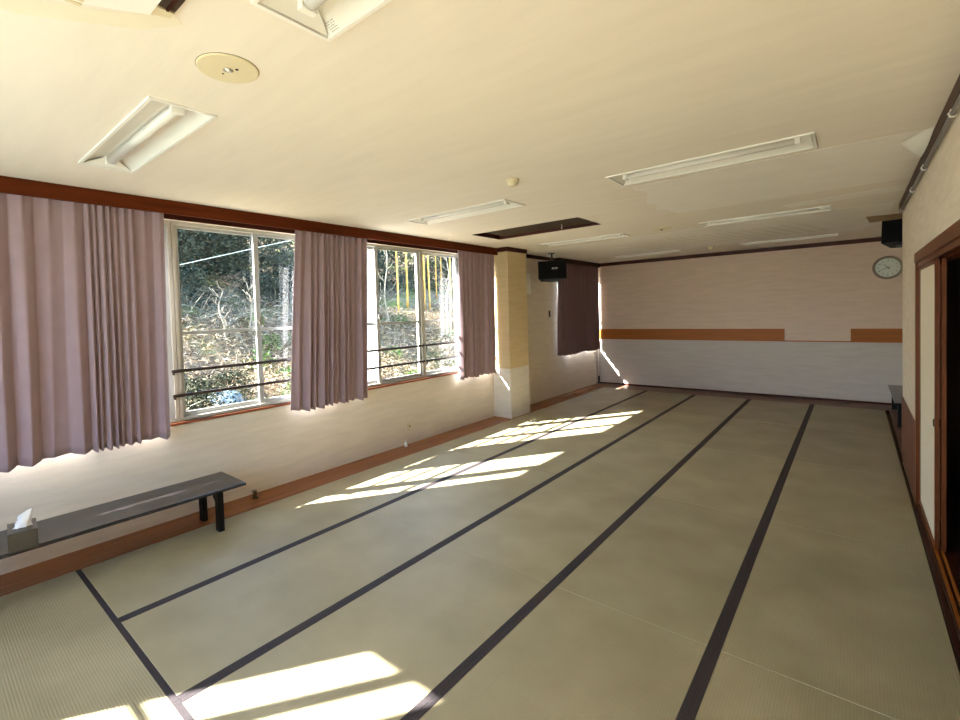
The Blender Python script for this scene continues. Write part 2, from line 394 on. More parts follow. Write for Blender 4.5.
# trims
struct(MB().box(-4.427, -4.403, YN, 6.405, 2.660, H-.001).build('trim_2', M['pelmet']), 'red-brown pelmet board over the window curtains', 'pelmet')
struct(MB().box(XW, XW+.018, YN, 6.405, Z1, H-.001).build('trim_3', M['headw']), 'dark wooden window head above the frames', 'window head')
struct(MB().box(XW-.13, XW+.012, .015, 6.395, Z0-.022, Z0).build('trim_4', M['sillw']), 'thin red-brown wooden window sill', 'sill')
struct(MB().box(XW-.13, XW+.012, 8.70, 10.50, Z0-.022, Z0).build('trim_5', M['sillw']), 'thin wooden sill of the far window', 'sill')
CX, CY0, CY1 = -4.218, 6.405, 6.978
struct(MB().box(XW, CX, CY0, CY1, -.055, H).build('column', M['paper_col']), 'beige papered column on the window wall', 'column')
struct(MB().box(XW+.001, CX+.003, CY0-.003, CY1+.003, 0, .808).build('column_lower', M['paper_post']), 'pale papered lower part of the column', 'column')
t = MB(); t.box(XW, CX+.022, CY0-.022, CY0, 2.705, H-.001); t.box(CX, CX+.022, CY0, CY1, 2.705, H-.001)
struct(t.build('trim_6', M['headw']), 'dark wooden moulding round the top of the column', 'moulding')
struct(MB().box(XW, XW+.02, CY1, 8.6, 2.705, H-.001).build('trim_7', M['darkwood']), 'dark ceiling moulding on the far part of the window wall', 'moulding')
struct(MB().box(XW, XW+.12, 8.6, YB, 2.68, H-.001).build('trim_8', M['darkwood']), 'dark curtain box over the far curtain', 'pelmet')
struct(MB().box(XW, XR+.8, YB-.02, YB, 2.70, H-.001).build('trim_9', M['darkwood_x']), 'dark ceiling moulding on the far wall', 'moulding')
struct(MB().box(XR-.026, XR, YN, YE, 2.694, H-.001).build('trim_10', M['darkwood']), 'dark ceiling moulding on the door wall', 'moulding')
struct(MB().box(XW, XR+.8, YB-.012, YB, 1.030, 1.048).build('trim_11', M['strip']), 'thin wooden rail across the far wall', 'rail')
xs = [-4.53, -3.72, -3.05, -2.05, -.97]
n = 12
for a, bb in list(zip(xs, xs[1:])) + [(-.047, XR+.8)]:
    struct(MB().box(a+.001, bb-.001, YB-.014, YB, 1.048, 1.262).build('trim_%d' % n, M['strip']), None); n += 1
struct(MB().box(XW, XR+.8, YB-.015, YB, 0, .035).build('baseboard_back', M['darkwood_x']))

# ------------------------------------------------------------------ tatami mats
def tatami(L, left, right, name='tatami_mat'):
    root = MB().box(-MW/2+.0008, MW/2-.0008, .0008, L-.0008, -.0545, -.0008, .002).build(name, M['tatami'])
    bw = .0315
    if left: MB().box(-MW/2+.0006, -MW/2+bw, .0006, L-.0006, -.0545, .0006).build('cloth_border', M['heri'], root)
    if right: MB().box(MW/2-bw, MW/2-.0006, .0006, L-.0006, -.0545, .0006).build('cloth_border', M['heri'], root)
    MB().box(-MW/2+.032, MW/2-.032, .0006, .0045, -.0545, .0004).build('end_seam', M['straw'], root)
    return root
ROW = (YT-YC)/5
strip_n = ['strip beside the window-side floorboard', 'second strip from the windows', 'middle strip of the floor', 'second strip from the door wall', 'strip along the door wall']
row_n = ['row at the cross band', 'second row from the cross band', 'middle row', 'second row from the far wall', 'row at the far wall']
pa, pb, pc = tatami(ROW, False, True), tatami(ROW, True, True), tatami(ROW, True, False)
first = {0: pa, 1: pb, 2: pc}
for c_ in range(5):
    for r_ in range(5):
        loc = (X0+MW*(c_+.5), YC+ROW*r_, 0)
        lab = 'tatami mat, ' + strip_n[c_] + ', ' + row_n[r_]
        k = 0 if c_ == 0 else 2 if c_ == 4 else 1
        if first[k] is not None: o = first[k]; first[k] = None; o.location = loc; o['label'] = lab
        else: o = dup((pa, pb, pc)[k], loc, 0, lab)
        tag(o, lab, 'tatami mat', 'tatami mats laid lengthwise')
for i, (xx, lab) in enumerate([(X0, 'tatami mat laid crosswise below the bench with the tissue box'), (X0+2*MW, 'tatami mat laid crosswise, second from the window wall')]):
    o = dup(pb, (xx, YC-MW/2, 0), -math.pi/2, lab)
    o.scale = (1, 2*MW/ROW, 1); tag(o, lab, 'tatami mat', 'tatami mats laid crosswise')
h = tatami(MW, True, True); h.location = (X0+4*MW, YC-MW/2, 0); h.rotation_euler = (0, 0, -math.pi/2)
tag(h, 'half-size tatami mat laid crosswise by the door wall', 'tatami mat', 'tatami mats laid crosswise')

# ------------------------------------------------------------------ windows
def window(name, a, bq, lock=True, frost0=False, axis='y', base=0.0, mid=None, depth=-1, zr=1.62):
    """two-sash sliding window spanning a..bq along the wall; plane at base, outside towards depth"""
    root = bpy.data.objects.new(name, None); COL.objects.link(root); struct(root)
    def B(mb, u0, u1, d0, d1, z0, z1):
        lo, hi = sorted((base+depth*d0, base+depth*d1))
        if axis == 'y': mb.box(lo, hi, u0, u1, z0, z1)
        else: mb.box(u0, u1, lo, hi, z0, z1)
    mid = (a+bq)/2 if mid is None else mid
    f = MB(); fw = .028
    B(f, a, a+fw, -.004, .10, Z0, Z1); B(f, bq-fw, bq, -.004, .10, Z0, Z1)
    B(f, a+fw, bq-fw, -.004, .10, Z1-fw, Z1); B(f, a+fw, bq-fw, -.004, .10, Z0, Z0+fw)
    f.build('window_frame', M['alu'], root)
    for k, (u0, u1, d0) in enumerate([(a+fw-.004, mid+.034, .052), (mid-.034, bq-fw+.004, .018)]):
        s = MB(); sw = .048; z0, z1 = Z0+fw-.006, Z1-fw+.006; d1 = d0+.026
        B(s, u0, u0+sw, d0, d1, z0, z1); B(s, u1-sw, u1, d0, d1, z0, z1)
        B(s, u0+sw, u1-sw, d0, d1, z1-.030, z1); B(s, u0+sw, u1-sw, d0, d1, z0, z0+.045); B(s, u0+sw, u1-sw, d0, d1, zr, zr+.03)
        so = s.build('sash', M['alu_in'], root)
        p = MB(); B(p, u0+sw-.004, u1-sw+.004, d0+.011, d0+.015, z0+.04, z1-.025)
        p.build('glass_pane', M['frost'] if (frost0 and k == 0) else M['glass'], so)
    if lock:
        l = MB(); B(l, mid-.012, mid+.012, -.006, .018, 1.69, 1.76); B(l, mid-.03, mid+.03, -.016, -.006, 1.715, 1.735)
        l.build('window_lock', M['metal'], root)
    return root
for i, (a, bq) in enumerate([(.02, 1.605), (1.61, 3.205), (3.21, 4.805), (4.81, 6.39)]):
    window('window_%d' % (i+1), a, bq, frost0=(i == 2), base=XW-.05)
window('window_5', 8.70, 10.50, base=XW-.05)
window('window_6', -3.96, -3.28, base=YN, axis='x', mid=-3.60, zr=1.79)
window('window_7', -3.28, -1.70, base=YN, axis='x', zr=1.79); window('window_8', -1.70, -.75, base=YN, axis='x', zr=1.79)  # both unseen, added behind the camera to let more daylight in

# guard bars across the windows, each on two brackets
for zz, nm in ((1.298, 'upper'), (1.078, 'lower')):
    for a, bq, lab in ((1.55, 3.18, 'brown guard bar across the near window, %s one'), (3.23, 4.79, 'brown guard bar across the window with bamboo behind, %s one'), (4.83, 6.37, 'brown guard bar beside the column curtain, %s one')):
        o = MB().box(XW-.034, XW-.016, a, bq, zz-.014, zz+.014, .003).build('guard_bar', M['bar'])
        tag(o, lab % nm, 'guard bar', 'guard bars on the windows')
        for e in (a+.012, bq-.030): MB().box(XW-.0455, XW-.034, e, e+.018, zz-.034, zz+.008).build('bracket', M['bar'], o)

# ------------------------------------------------------------------ curtains
def curtain(y0t, y1t, y0b, y1b, zt, zb, xc, ws, amp, seed, label, m):
    r = random.Random(seed)
    ws = [q*r.uniform(.85, 1.15) for q in ws]; folds = len(ws)
    tot = sum(ws); cum = [0]; mean = tot/folds
    for q in ws: cum.append(cum[-1]+q/tot)
    hs = [r.uniform(.7, 1.1)*((.26 if amp < .08 else .5) if q > 1.3*mean else 1.0) for q in ws]
    NY, NZ = max(80, folds*18), 30
    def sheet(off, shrink):
        verts, faces = [], []
        for j in range(NZ+1):
            v = j/NZ
            for i in range(NY+1):
                u = i/NY
                k = max(q for q in range(folds) if u >= cum[q]-1e-9); t = (u-cum[k])/(cum[k+1]-cum[k])
                s_ = abs(math.sin(math.pi*t))
                pl = (s_**(1.9 if hs[k] < .55 else .66))*hs[k]
                top = max(0, 1-v*6)
                pin = math.exp(-((t-.5)/.12)**2)*.6*top
                a_ = amp*(.42+.58*min(1, v*1.6))
                x = xc + a_*(pl*(1-.5*top)+pin-.45) + .010*v*math.sin(u*7+seed) + off
                ww = cum[k+1]-cum[k]
                drift = math.sin(1.7*v+seed+k*1.9)*v
                uu = u + ww*(.10*drift*math.sin(math.pi*t) + .11*math.sin(2*math.pi*t)*(1-top)*(.4+.6*v))
                y = (y0t+(y1t-y0t)*uu)*(1-v) + (y0b+(y1b-y0b)*uu)*v
                z = zt+(zb+shrink-zt)*v - (.022*(pl-.4)+.008*math.sin(u*11+seed))*v
                verts.append((x, y, z))
        for j in range(NZ):
            for i in range(NY):
                q = j*(NY+1)+i; faces.append((q, q+1, q+NY+2, q+NY+1))
        return verts, faces
    def mk(name, mm, off, shrink):
        v_, f_ = sheet(off, shrink)
        me = bpy.data.meshes.new(name); me.from_pydata(v_, [], f_); me.materials.append(mm)
        me.polygons.foreach_set('use_smooth', [True]*len(f_)); me.update()
        o = bpy.data.objects.new(name, me); COL.objects.link(o); return o
    o = mk('window_curtain', m, 0, 0)
    o.modifiers.new('thickness', 'SOLIDIFY').thickness = .002
    l = mk('lining', M['lining'], -.006, .012); l.parent = o
    l['label'] = 'white lining on the window side'
    tag(o, label, 'curtain', 'mauve pleated curtains')
    return o
XC = -4.447
W1 = [1.5]*11+[1.3, .38, .42, .55, .40, .5, .62, .42, 1.35, .8]
curtain(-.75, 1.51, -.78, 1.485, 2.735, .762, XC, W1, .075, 3, 'wide mauve curtain over the bench with the tissue box', M['curtain'])
curtain(2.77, 3.735, 2.64, 3.665, 2.735, .757, XC, [1.1, .7, .55, 1, .45, .5, .9, .5, .6, 1, .5, .8], .085, 12, 'mauve curtain hanging between the two uncovered windows', M['curtain'])
curtain(5.465, 6.385, 5.405, 6.33, 2.735, .745, XC, [1, .6, .9, .45, .7, 1, .5, .8, .6], .075, 21, 'mauve curtain hanging against the beige column', M['curtain'])
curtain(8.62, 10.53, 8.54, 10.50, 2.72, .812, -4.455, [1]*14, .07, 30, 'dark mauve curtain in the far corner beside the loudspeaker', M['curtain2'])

# ------------------------------------------------------------------ door wall: frame, sill, sliding doors
d = bpy.data.objects.new('door_1', None); COL.objects.link(d); struct(d, 'wooden frame of the sliding door opening', 'door frame')
MB().box(XR-.016, XR+.125, 5.452, 5.515, 0, 2.11).build('door_jamb', M['doorwood'], d)
g = MB(); g.box(XR-.020, XR+.018, 1.2, 5.515, 2.036, 2.112); g.box(XR-.004, XR+.012, 1.2, 5.452, 2.000, 2.036); g.box(XR+.05, XR+.125, 1.2, 5.452, 2.0, 2.11)
g.build('door_lintel', wood('lintel_wood', (0.12, 0.034, 0.012), 0.4, axis='Y'), d)
s = MB(); s.box(XR-.030, XR-.002, 1.2, 5.452, -.055, .012); s.box(XR-.002, XR+.125, 1.2, 5.452, -.055, .046)
s.build('door_sill', M['darkwood'], d)
s = MB()
for q in (XR+.004, XR+.034): s.box(q, q+.014, 1.2, 5.452, .046, .056)
s.build('door_track', M['strip'], d)
def sliding_door(x, y0, y1, label):
    t_ = thing('sliding_door', label, 'sliding door', (x, y0, .0565))
    L = y1-y0; hh = 2.0-.056
    MB().box(.004, .018, .03, L-.03, .03, hh-.03).build('paper_panel', M['fusuma'], t_)
    f_ = MB(); f_.box(0, .0225, 0, .03, 0, hh); f_.box(0, .0225, L-.03, L, 0, hh); f_.box(0, .0225, .03, L-.03, 0, .03); f_.box(0, .0225, .03, L-.03, hh-.03, hh)
    f_.build('door_edge_frame', M['doorwood'], t_)
    MB().lathe([(0, 0), (.02, 0), (.026, -.003), (.026, .004)], (.002, .075, .84), 'X', 20).build('finger_pull', M['brass'], t_)
    return t_
sliding_door(XR+.006, 4.47, 5.448, 'white papered sliding door nearest the room, dark round pull')
sliding_door(XR+.036, 4.46, 5.448, 'wooden-edged sliding door stacked behind the white papered one')
# grey conduit under the ceiling moulding
cn = thing('conduit', 'long grey conduit pipe clipped under the ceiling moulding of the door wall', 'pipe', (XR-.020, 0, 2.667))
MB().tube([(0, -.6, 0), (0, 6.98, 0)], .0115, 14).build('pipe', M['grey'], cn)
for yy in (.9, 2.2, 3.49, 4.77, 5.66, 6.80):
    cl = MB(); cl.tube([(.012, yy, .019), (-.008, yy, .017), (-.017, yy, 0), (-.009, yy, -.017), (.006, yy, -.019), (.0155, yy, -.012)], .005, 8)
    cl.build('pipe_clip', M['white'], cn, smooth=True)

# ------------------------------------------------------------------ ceiling fixtures
def troffer(lx0, lx1, ly0, ly1, label):
    L, Wd = lx1-lx0, ly1-ly0
    t_ = thing('ceiling_light', label, 'ceiling light', (lx0, ly0, H), 0, 'recessed fluorescent lights')
    fl = MB()
    q = .016
    fl.box(0, L, 0, q, -.010, 0); fl.box(0, L, Wd-q, Wd, -.010, 0); fl.box(0, q, q, Wd-q, -.010, 0); fl.box(L-q, L, q, Wd-q, -.010, 0)
    fl.build('trim_flange', M['white'], t_)
    hb = MB(); e0, e1, w0, w1, zt = q+.001, L-q-.001, q+.001, Wd-q-.001, .07
    hb.poly([(e0-.003, w0-.003, zt+.004), (e1+.003, w0-.003, zt+.004), (e1+.003, w1+.003, zt+.004), (e0-.003, w1+.003, zt+.004)])
    for (xa, ya, xb, yb) in ((e0-.003, w0-.003, e1+.003, w0-.003), (e1+.003, w0-.003, e1+.003, w1+.003), (e1+.003, w1+.003, e0-.003, w1+.003), (e0-.003, w1+.003, e0-.003, w0-.003)):
        hb.poly([(xa, ya, -.002), (xb, yb, -.002), (xb, yb, zt+.004), (xa, ya, zt+.004)])
    hb.build('housing', M['white'], t_)
    c0, c1 = Wd*.40, Wd*.60; ix = .055
    cr_ = MB(); cr_.box(e0, e1, c0-.001, c1+.001, .043, .052); cr_.build('centre_channel', M['white'], t_)
    for (a, bq) in ((w0, c0), (w1, c1)):
        r_ = MB(); n_ = 8; prev = None
        ring = []
        for i in range(n_+1):
            t = i/n_; yy = a+(bq-a)*t; zz = -.004 + .048*math.sin(t*math.pi/2)**.9
            ring.append((yy, zz))
        for (ya, za), (yb, zb_) in zip(ring, ring[1:]):
            r_.poly([(e0, ya, za), (e1, ya, za), (e1, yb, zb_), (e0, yb, zb_)])
        bmesh.ops.remove_doubles(r_.bm, verts=r_.bm.verts[:], dist=1e-5)
        ro = r_.build('reflector', M['reflect'], t_, smooth=True)
    for e, s_ in ((e0, 1), (e1, -1)):
        ep = MB()
        pts = [(w0+.004, -.003), (c0, .042), (c1, .042), (w1-.004, -.003)]
        for (ya, za), (yb, zb_) in zip(pts, pts[1:]):
            pass
        ep.poly([(e+s_*.004, w0+.002, -.004), (e+s_*.09, c0+.01, .040), (e+s_*.09, c1-.01, .040), (e+s_*.004, w1-.002, -.004)])
        ep.build('end_plate', M['reflect'], t_)
    zc = .020
    MB().tube([(e0+.085, Wd/2, zc), (e1-.085, Wd/2, zc)], .027, 16).build('lamp_tube', M['tube'], t_)
    for e in (e0+.062, e1-.092): MB().box(e, e+.03, Wd/2-.030, Wd/2+.030, zc-.030, .066, .004).build('lamp_socket', M['white'], t_)
    return t_
labs = {(0, 0): 'recessed ceiling light nearest the wide bench curtain', (0, 1): 'recessed ceiling light before the brown ceiling recess, on its camera side', (0, 2): 'recessed ceiling light just beyond the brown ceiling recess', (0, 3): 'recessed ceiling light near the far corner curtain',
        (1, 0): 'recessed ceiling light at the top picture edge with a printed maker label', (1, 1): 'recessed ceiling light beside the large pale ceiling patch', (1, 2): 'recessed ceiling light between the pale ceiling patch and the far light', (1, 3): 'recessed ceiling light closest to the far wall near the clock'}
lights_ = {}
for i, (x0, x1) in enumerate(LX):
    for j, (y0, y1) in enumerate(LY):
        lights_[(i, j)] = troffer(x0, x1, y0, y1, labs[(i, j)])
ml = MB()                                # rows of tiny grey print on the reflector of one light
for r_ in range(5):
    for c_ in range(6):
        if rnd.random() < .8:
            y_ = 1.066-.785-r_*.0065; t = (1-(y_-.183)/(.288-.183)); 
            z_ = -.004+0.048*math.sin(max(0, min(1, (.288-y_)/(.288-.183)))*math.pi/2)**.9 - .0035
            ml.box(.050+c_*.007, .0545+c_*.007, y_, y_+.0025, z_-.0006, z_)
ml.build('maker_label', M['greyink'], lights_[(1, 0)])

# brown recess in the ceiling with a hanging cord
r = thing('ceiling_recess', 'dark brown rectangular recess in the ceiling with a short white cord', 'ceiling recess', (RC[0], RC[2], H))
L, Wd = RC[1]-RC[0], RC[3]-RC[2]
rb = MB()
rb.box(-.012, L+.012, -.012, 0, 0, .16); rb.box(-.012, L+.012, Wd, Wd+.012, 0, .16); rb.box(-.012, 0, 0, Wd, 0, .16); rb.box(L, L+.012, 0, Wd, 0, .16); rb.box(-.012, L+.012, -.012, Wd+.012, .16, .172)
rb.build('recess_box', M['darkwood_x'], r)
MB().box(.10, L-.02, .07, Wd-.03, .030, .045).build('back_panel', M['recess'], r)
bat = MB(); bat.box(.10, L-.02, .045, .07, .018, .06); bat.build('batten', M['darkwood_x'], r)
MB().tube([(1.10, .40, .03), (1.105, .40, .0), (1.098, .402, -.03)], .006, 8).build('cord', M['white'], r)

# round emergency-lamp plate
e = thing('ceiling_plate', 'round cream cover plate with a small clear lamp in its centre', 'emergency lamp', (-1.945, .925, H))
MB().lathe([(0, -.007), (.113, -.007), (.117, -.005), (.118, -.0005)], n=56).build('cover_plate', M['cream'], e)
MB().lathe([(.118, -.001), (.1198, -.001), (.1198, -.0003)], n=56).build('shadow_gap', M['seam'], e)
MB().lathe([(.0, -.016), (.008, -.015), (.013, -.011), (.015, -.007)], n=24).build('lamp_lens', M['lens'], e)
MB().lathe([(.015, -.007), (.018, -.0095), (.020, -.007)], n=24).build('lamp_ring', M['metal'], e)
dk = MB(); dk.lathe([(0, -.013), (.006, -.012), (.006, -.010)], (.035, .02, 0), n=12); dk.lathe([(0, -.013), (.004, -.012), (.004, -.010)], (-.036, -.005, 0), n=12)
dk.build('indicator', M['ink'], e)

def detector(x, y, rr, hh, label):
    t_ = thing('smoke_detector', label, 'smoke detector', (x, y, H), 0, 'ceiling detectors')
    MB().lathe([(rr*1.0, -.0005), (rr*1.0, -hh*.28), (rr*.9, -hh*.33)], n=32).build('mounting_base', M['plastic'], t_)
    MB().lathe([(rr*.9, -hh*.30), (rr*.92, -hh*.6), (rr*.7, -hh*.75), (rr*.66, -hh*.95), (rr*.5, -hh), (0, -hh)], n=32).build('sensor_cap', M['plastic'], t_, smooth=True)
    return t_
detector(-2.03, 3.19, .05, .052, 'small ivory smoke detector between the nearer ceiling lights')
detector(-1.92, 9.45, .05, .05, 'small ivory detector on the ceiling close to the far wall')
d2 = thing('ceiling_plate', 'round flat cream ceiling plate between the two far rows of lights', 'emergency lamp', (-1.94, 6.66, H))
MB().lathe([(0, -.008), (.112, -.008), (.121, -.0005)], n=48).build('cover_plate', M['cream'], d2)
MB().lathe([(.0, -.026), (.018, -.02), (.023, -.008)], n=24).build('lamp_lens', M['lens'], d2)

# ceiling air conditioner at the top edge
a = thing('air_conditioner', 'white ceiling air conditioner panel with a dark outlet slot', 'air conditioner', (0, 0, H))
P = [(-1.760, .612), (-2.13, -.03), (-1.75, -.45), (-.75, -.45), (-.75, .640), (-1.715, .640)]
MB().prism([(-1.755, .582), (-2.11, -.05), (-1.75, -.45), (-.80, -.45), (-.80, .582)], -.020, -.0005).build('panel', M['white'], a)
MB().box(-1.70, -.80, .582, .640, -.010, -.0005).build('outlet_slot', M['seam'], a)
MB().prism([(-1.755, .583), (-1.70, .583), (-1.70, .638), (-1.735, .638)], -.016, -.0005).build('slot_end', M['plastic'], a)
MB().box(-1.70, -.80, 0.612, .619, -.018, -.010).build('louvre', M['headw'], a)
gr = MB()
for i in range(7): gr.box(-1.86+.03*i, -1.845+.03*i, .0, .42, -.023, -.020)
gr.build('intake_grille', M['plastic'], a)

# peeled sheet of paper at the ceiling edge
pf = MB()
A_, B_, C_ = Vector((.235, 4.30, H-.006)), Vector((.372, 4.09, H-.004)), Vector((.352, 4.62, H-.07))
pf.poly([A_, B_, C_])
bmesh.ops.subdivide_edges(pf.bm, edges=pf.bm.edges[:], cuts=3, use_grid_fill=True)
for v in pf.bm.verts: v.co.z -= .012*math.sin(v.co.y*9)
o = pf.build('paper_flap', M['white']); o.modifiers.new('thickness', 'SOLIDIFY').thickness = .0015
tag(o, 'white corner of paper peeling off the ceiling by the door wall', 'peeling paper')

# ------------------------------------------------------------------ benches, tissue box
def bench(label, loc, rotz=0.0):
    t_ = thing('bench', label, 'bench', loc, rotz, 'long low black benches')
    MB().box(-.235, .235, -.90, .90, .335, .360, .004).build('bench_top', M['laqtop'], t_)
    for q_ in (-.72, .68): MB().box(-.20, .20, q_, q_+.04, .285, .335).build('apron', M['lacquer'], t_)
    for sx in (-1, 1):
        for sy in (-1, 1):
            lg = MB(); cx_, cy_ = sx*.165, sy*.70
            lg.box(cx_-.034, cx_+.034, cy_-.022, cy_+.022, 0, .335, .003)
            bx = cx_-sx*.034
            ga = MB()
            lg.build('leg', M['lacquer'], t_)
            ga.prism([(0, 0), (-sx*.05, 0), (0, -.05)], -.02, .02)
            for v in ga.bm.verts: x_, y_, z_ = v.co; v.co = (bx+x_, cy_+z_, .285+y_)
            ga.build('corner_brace', M['lacquer'], t_)
    return t_
b1 = bench('long low black bench under the wide curtain with a tissue box on it', (-4.155, .962, 0))
dup(b1, (XR+.245, 9.50, 0), 0, 'low black bench in the corner recess below the wall clock')

tb = thing('tissue_box', 'black tissue box on the bench with white tissue pulled up', 'tissue box', (-4.005, .452, .3605), math.radians(-6))
bx = MB(); bx.box(-.115, .115, -.07, .07, 0, .115, .003); bx.build('box_body', M['boxb'], tb)
ts = MB()
rr = random.Random(4); rings = []
path = [(.01, 0, .110, .030), (.012, .002, .135, .026), (-.004, .012, .155, .020), (-.03, .020, .172, .022), (-.05, .034, .190, .014), (-.058, .05, .196, .004)]
for (px, py, pz, pr) in path:
    rings.append([ts.bm.verts.new((px+1.4*pr*(1+.35*math.sin(3*k+pz*90))*math.cos(k*2*math.pi/14)*.7, py+1.4*pr*(1+.3*math.cos(4*k+pz*60))*math.sin(k*2*math.pi/14), pz+rr.uniform(-.003, .003))) for k in range(14)])
for A, B in zip(rings, rings[1:]):
    for k in range(14): ts.bm.faces.new((A[k], A[(k+1) % 14], B[(k+1) % 14], B[k]))
ts.bm.faces.new(rings[-1])
ts.build('tissue', M['tissue'], tb, smooth=True)
MB().lathe([(0, .1152), (.045, .1152), (.045, .1162), (0, .1162)], n=28).build('opening_film', M['black'], tb)

# ------------------------------------------------------------------ loudspeakers
def speaker(loc, rotz, tilt, Wd, Hh, D, label, logo, mount):
    t_ = thing('loudspeaker', label, 'loudspeaker', loc, rotz, 'black ceiling-hung loudspeakers')
    R = Matrix.Rotation(tilt, 4, 'X')
    def tb_(mb):
        bmesh.ops.transform(mb.bm, matrix=R, verts=mb.bm.verts[:]); return mb
    c_ = MB()
    c_.prism([(-Wd/2, -D/2+.012), (Wd/2, -D/2+.012), (Wd*.40, D/2), (-Wd*.40, D/2)], -Hh/2, Hh/2)
    bmesh.ops.bevel(c_.bm, geom=c_.bm.edges[:], offset=.006, segments=2, affect='EDGES')
    tb_(c_).build('cabinet', M['black'], t_)
    sg = tb_(MB().box(-Wd/2+.008, Wd/2-.008, -D/2-.004, -D/2+.014, -Hh/2+.008, Hh/2-.008, .004)).build('speaker_grille', M['grille'], t_)
    if logo:
        p_ = R @ Vector((Wd*.08, -D/2-.0055, .02))
        text('BOSE', .044, M['logo'], sg, p_, (math.pi/2+tilt, 0, 0), 'logo', shear=.35)
    m_ = MB(); m_.tube([(0, .02, Hh/2-.01), (0, .02, mount)], .017, 12); m_.lathe([(0, mount-.012), (.06, mount-.012), (.06, mount)], (0, .02, 0), n=24)
    m_.box(-.09, .09, -.02, .06, Hh/2-.006, Hh/2+.012); m_.box(-.10, .10, -.05, .05, -Hh/2-.03, -Hh/2+.004)
    m_.build('mounting_bracket', M['darkmetal'], t_)
    return t_
speaker((-4.17, 7.79, 2.445), math.radians(30), math.radians(-7), .50, .33, .28, 'black loudspeaker hung from the ceiling beside the far curtain', True, H-2.445-.0005)
speaker((.50, 8.10, 2.555), math.radians(-12), math.radians(-10), .44, .29, .28, 'black loudspeaker at the far corner above the wall clock', False, H-2.555-.0045)

# ------------------------------------------------------------------ wall clock
ck = thing('wall_clock', 'round wall clock with grey-brown rim and pale face on the far wall', 'clock', (.418, YB, 2.262))
MB().lathe([(.0, -.002), (.19, -.002), (.190, -.022), (.180, -.040), (.165, -.042), (.152, -.030), (.150, -.016)], axis='Y', n=64).build('clock_rim', M['clockr'], ck, smooth=True)
MB().lathe([(0, -.018), (.151, -.018), (.151, -.010), (0, -.010)], axis='Y', n=56).build('clock_face', M['clockf'], ck)
ckf = ck.children[-1]
for hh in range(1, 13):
    a_ = math.radians(30*hh)
    text(str(hh), .040, M['ink'], ckf, (.117*math.sin(a_), -.0195, .117*math.cos(a_)), (math.pi/2, 0, 0), 'numeral', thick=.0006)
def hand(ang, L, wd, name, y):
    a_ = math.radians(ang); dx, dz = math.sin(a_), math.cos(a_)
    h_ = MB(); px, pz = dz*wd/2, -dx*wd/2
    h_.prism([(0, 0)]*0 or [(-dx*.03-px, -dz*.03-pz), (-dx*.03+px, -dz*.03+pz), (dx*L+px*.4, dz*L+pz*.4), (dx*L-px*.4, dz*L-pz*.4)], -.0008, .0008)
    for v in h_.bm.verts: x_, z_, t = v.co; v.co = (x_, y+t, z_)
    h_.build(name, M['ink'], ck)
hand(320, .075, .012, 'hour_hand', -.022); hand(246, .11, .009, 'minute_hand', -.025)

# ------------------------------------------------------------------ small fittings
s_ = thing('wall_socket', 'cream wall outlet plate low on the wall under the second window', 'wall outlet', (XW, 4.42, .17))
MB().box(.0005, .008, -.035, .035, 0, .12, .003).build('cover_plate', M['plastic'], s_)
MB().box(.008, .0095, -.010, .010, .055, .078).build('outlet_hole', M['ink'], s_)
MB().box(.008, .012, -.022, .022, .008, .035, .002).build('outlet_flap', M['plastic'], s_)
g_ = thing('gas_tap', 'small metal gas tap on the floorboard beyond the bench end', 'gas tap', (-4.44, 2.19, 0))
MB().lathe([(.035, 0), (.035, .008), (.016, .014), (.016, .045), (.02, .05), (.02, .062), (0, .066)], n=20).build('tap_body', M['brass'], g_)
MB().box(-.006, .006, -.03, .012, .064, .078, .003).build('tap_handle', M['metal'], g_)
g2 = thing('cord_stub', 'small white cord stub on the floorboard under the wall outlet', 'cord stub', (-4.49, 4.29, 0))
MB().lathe([(.022, 0), (.02, .035), (.010, .05), (.010, .075), (0, .078)], n=16).build('stub_body', M['white'], g2)
sw = thing('wall_switch', 'small dark switch on the beige wall between the column and far curtain', 'switch', (XW, 8.35, 1.60))
MB().box(.0005, .012, -.03, .03, 0, .13, .003).build('switch_body', M['bar'], sw)
MB().box(.012, .016, -.015, .015, .04, .09, .002).build('switch_key', M['black'], sw)
fn = thing('wall_plaque', 'white rounded wall fitting mostly hidden behind the column', 'wall fitting', (XW, 7.46, 2.03))
MB().box(.0005, .06, -.14, .14, 0, .40, .03).build('fitting_body', M['white'], fn)
MB().tube([(.06, .11, .06), (.085, .12, .12), (.09, .12, .20), (.085, .12, .28), (.06, .11, .34)], .012, 8).build('fitting_handle', M['white'], fn, smooth=True)
pp = thing('wall_pipe', 'thin white vertical pipe with a valve in the far window corner', 'pipe', (XW+.03, 10.40, 0))
MB().tube([(0, 0, 0), (0, 0, .75)], .010, 10).build('pipe', M['white'], pp)
MB().tube([(0, -.05, .55), (0, .05, .55)], .016, 10).build('valve', M['white'], pp)
MB().tube([(-.028, 0, .72), (0, 0, .72)], .012, 10).build('wall_fixing', M['metal'], pp)
pp2 = thing('corner_pipe', 'white pipe standing on a dark foot in the far left corner', 'pipe', (XW+.05, YB-.045, 0))
MB().tube([(0, 0, .18), (0, 0, 1.02)], .014, 12).build('pipe', M['white'], pp2)
MB().tube([(0, 0, 0), (0, 0, .18)], .017, 12).build('pipe_foot', M['ink'], pp2)

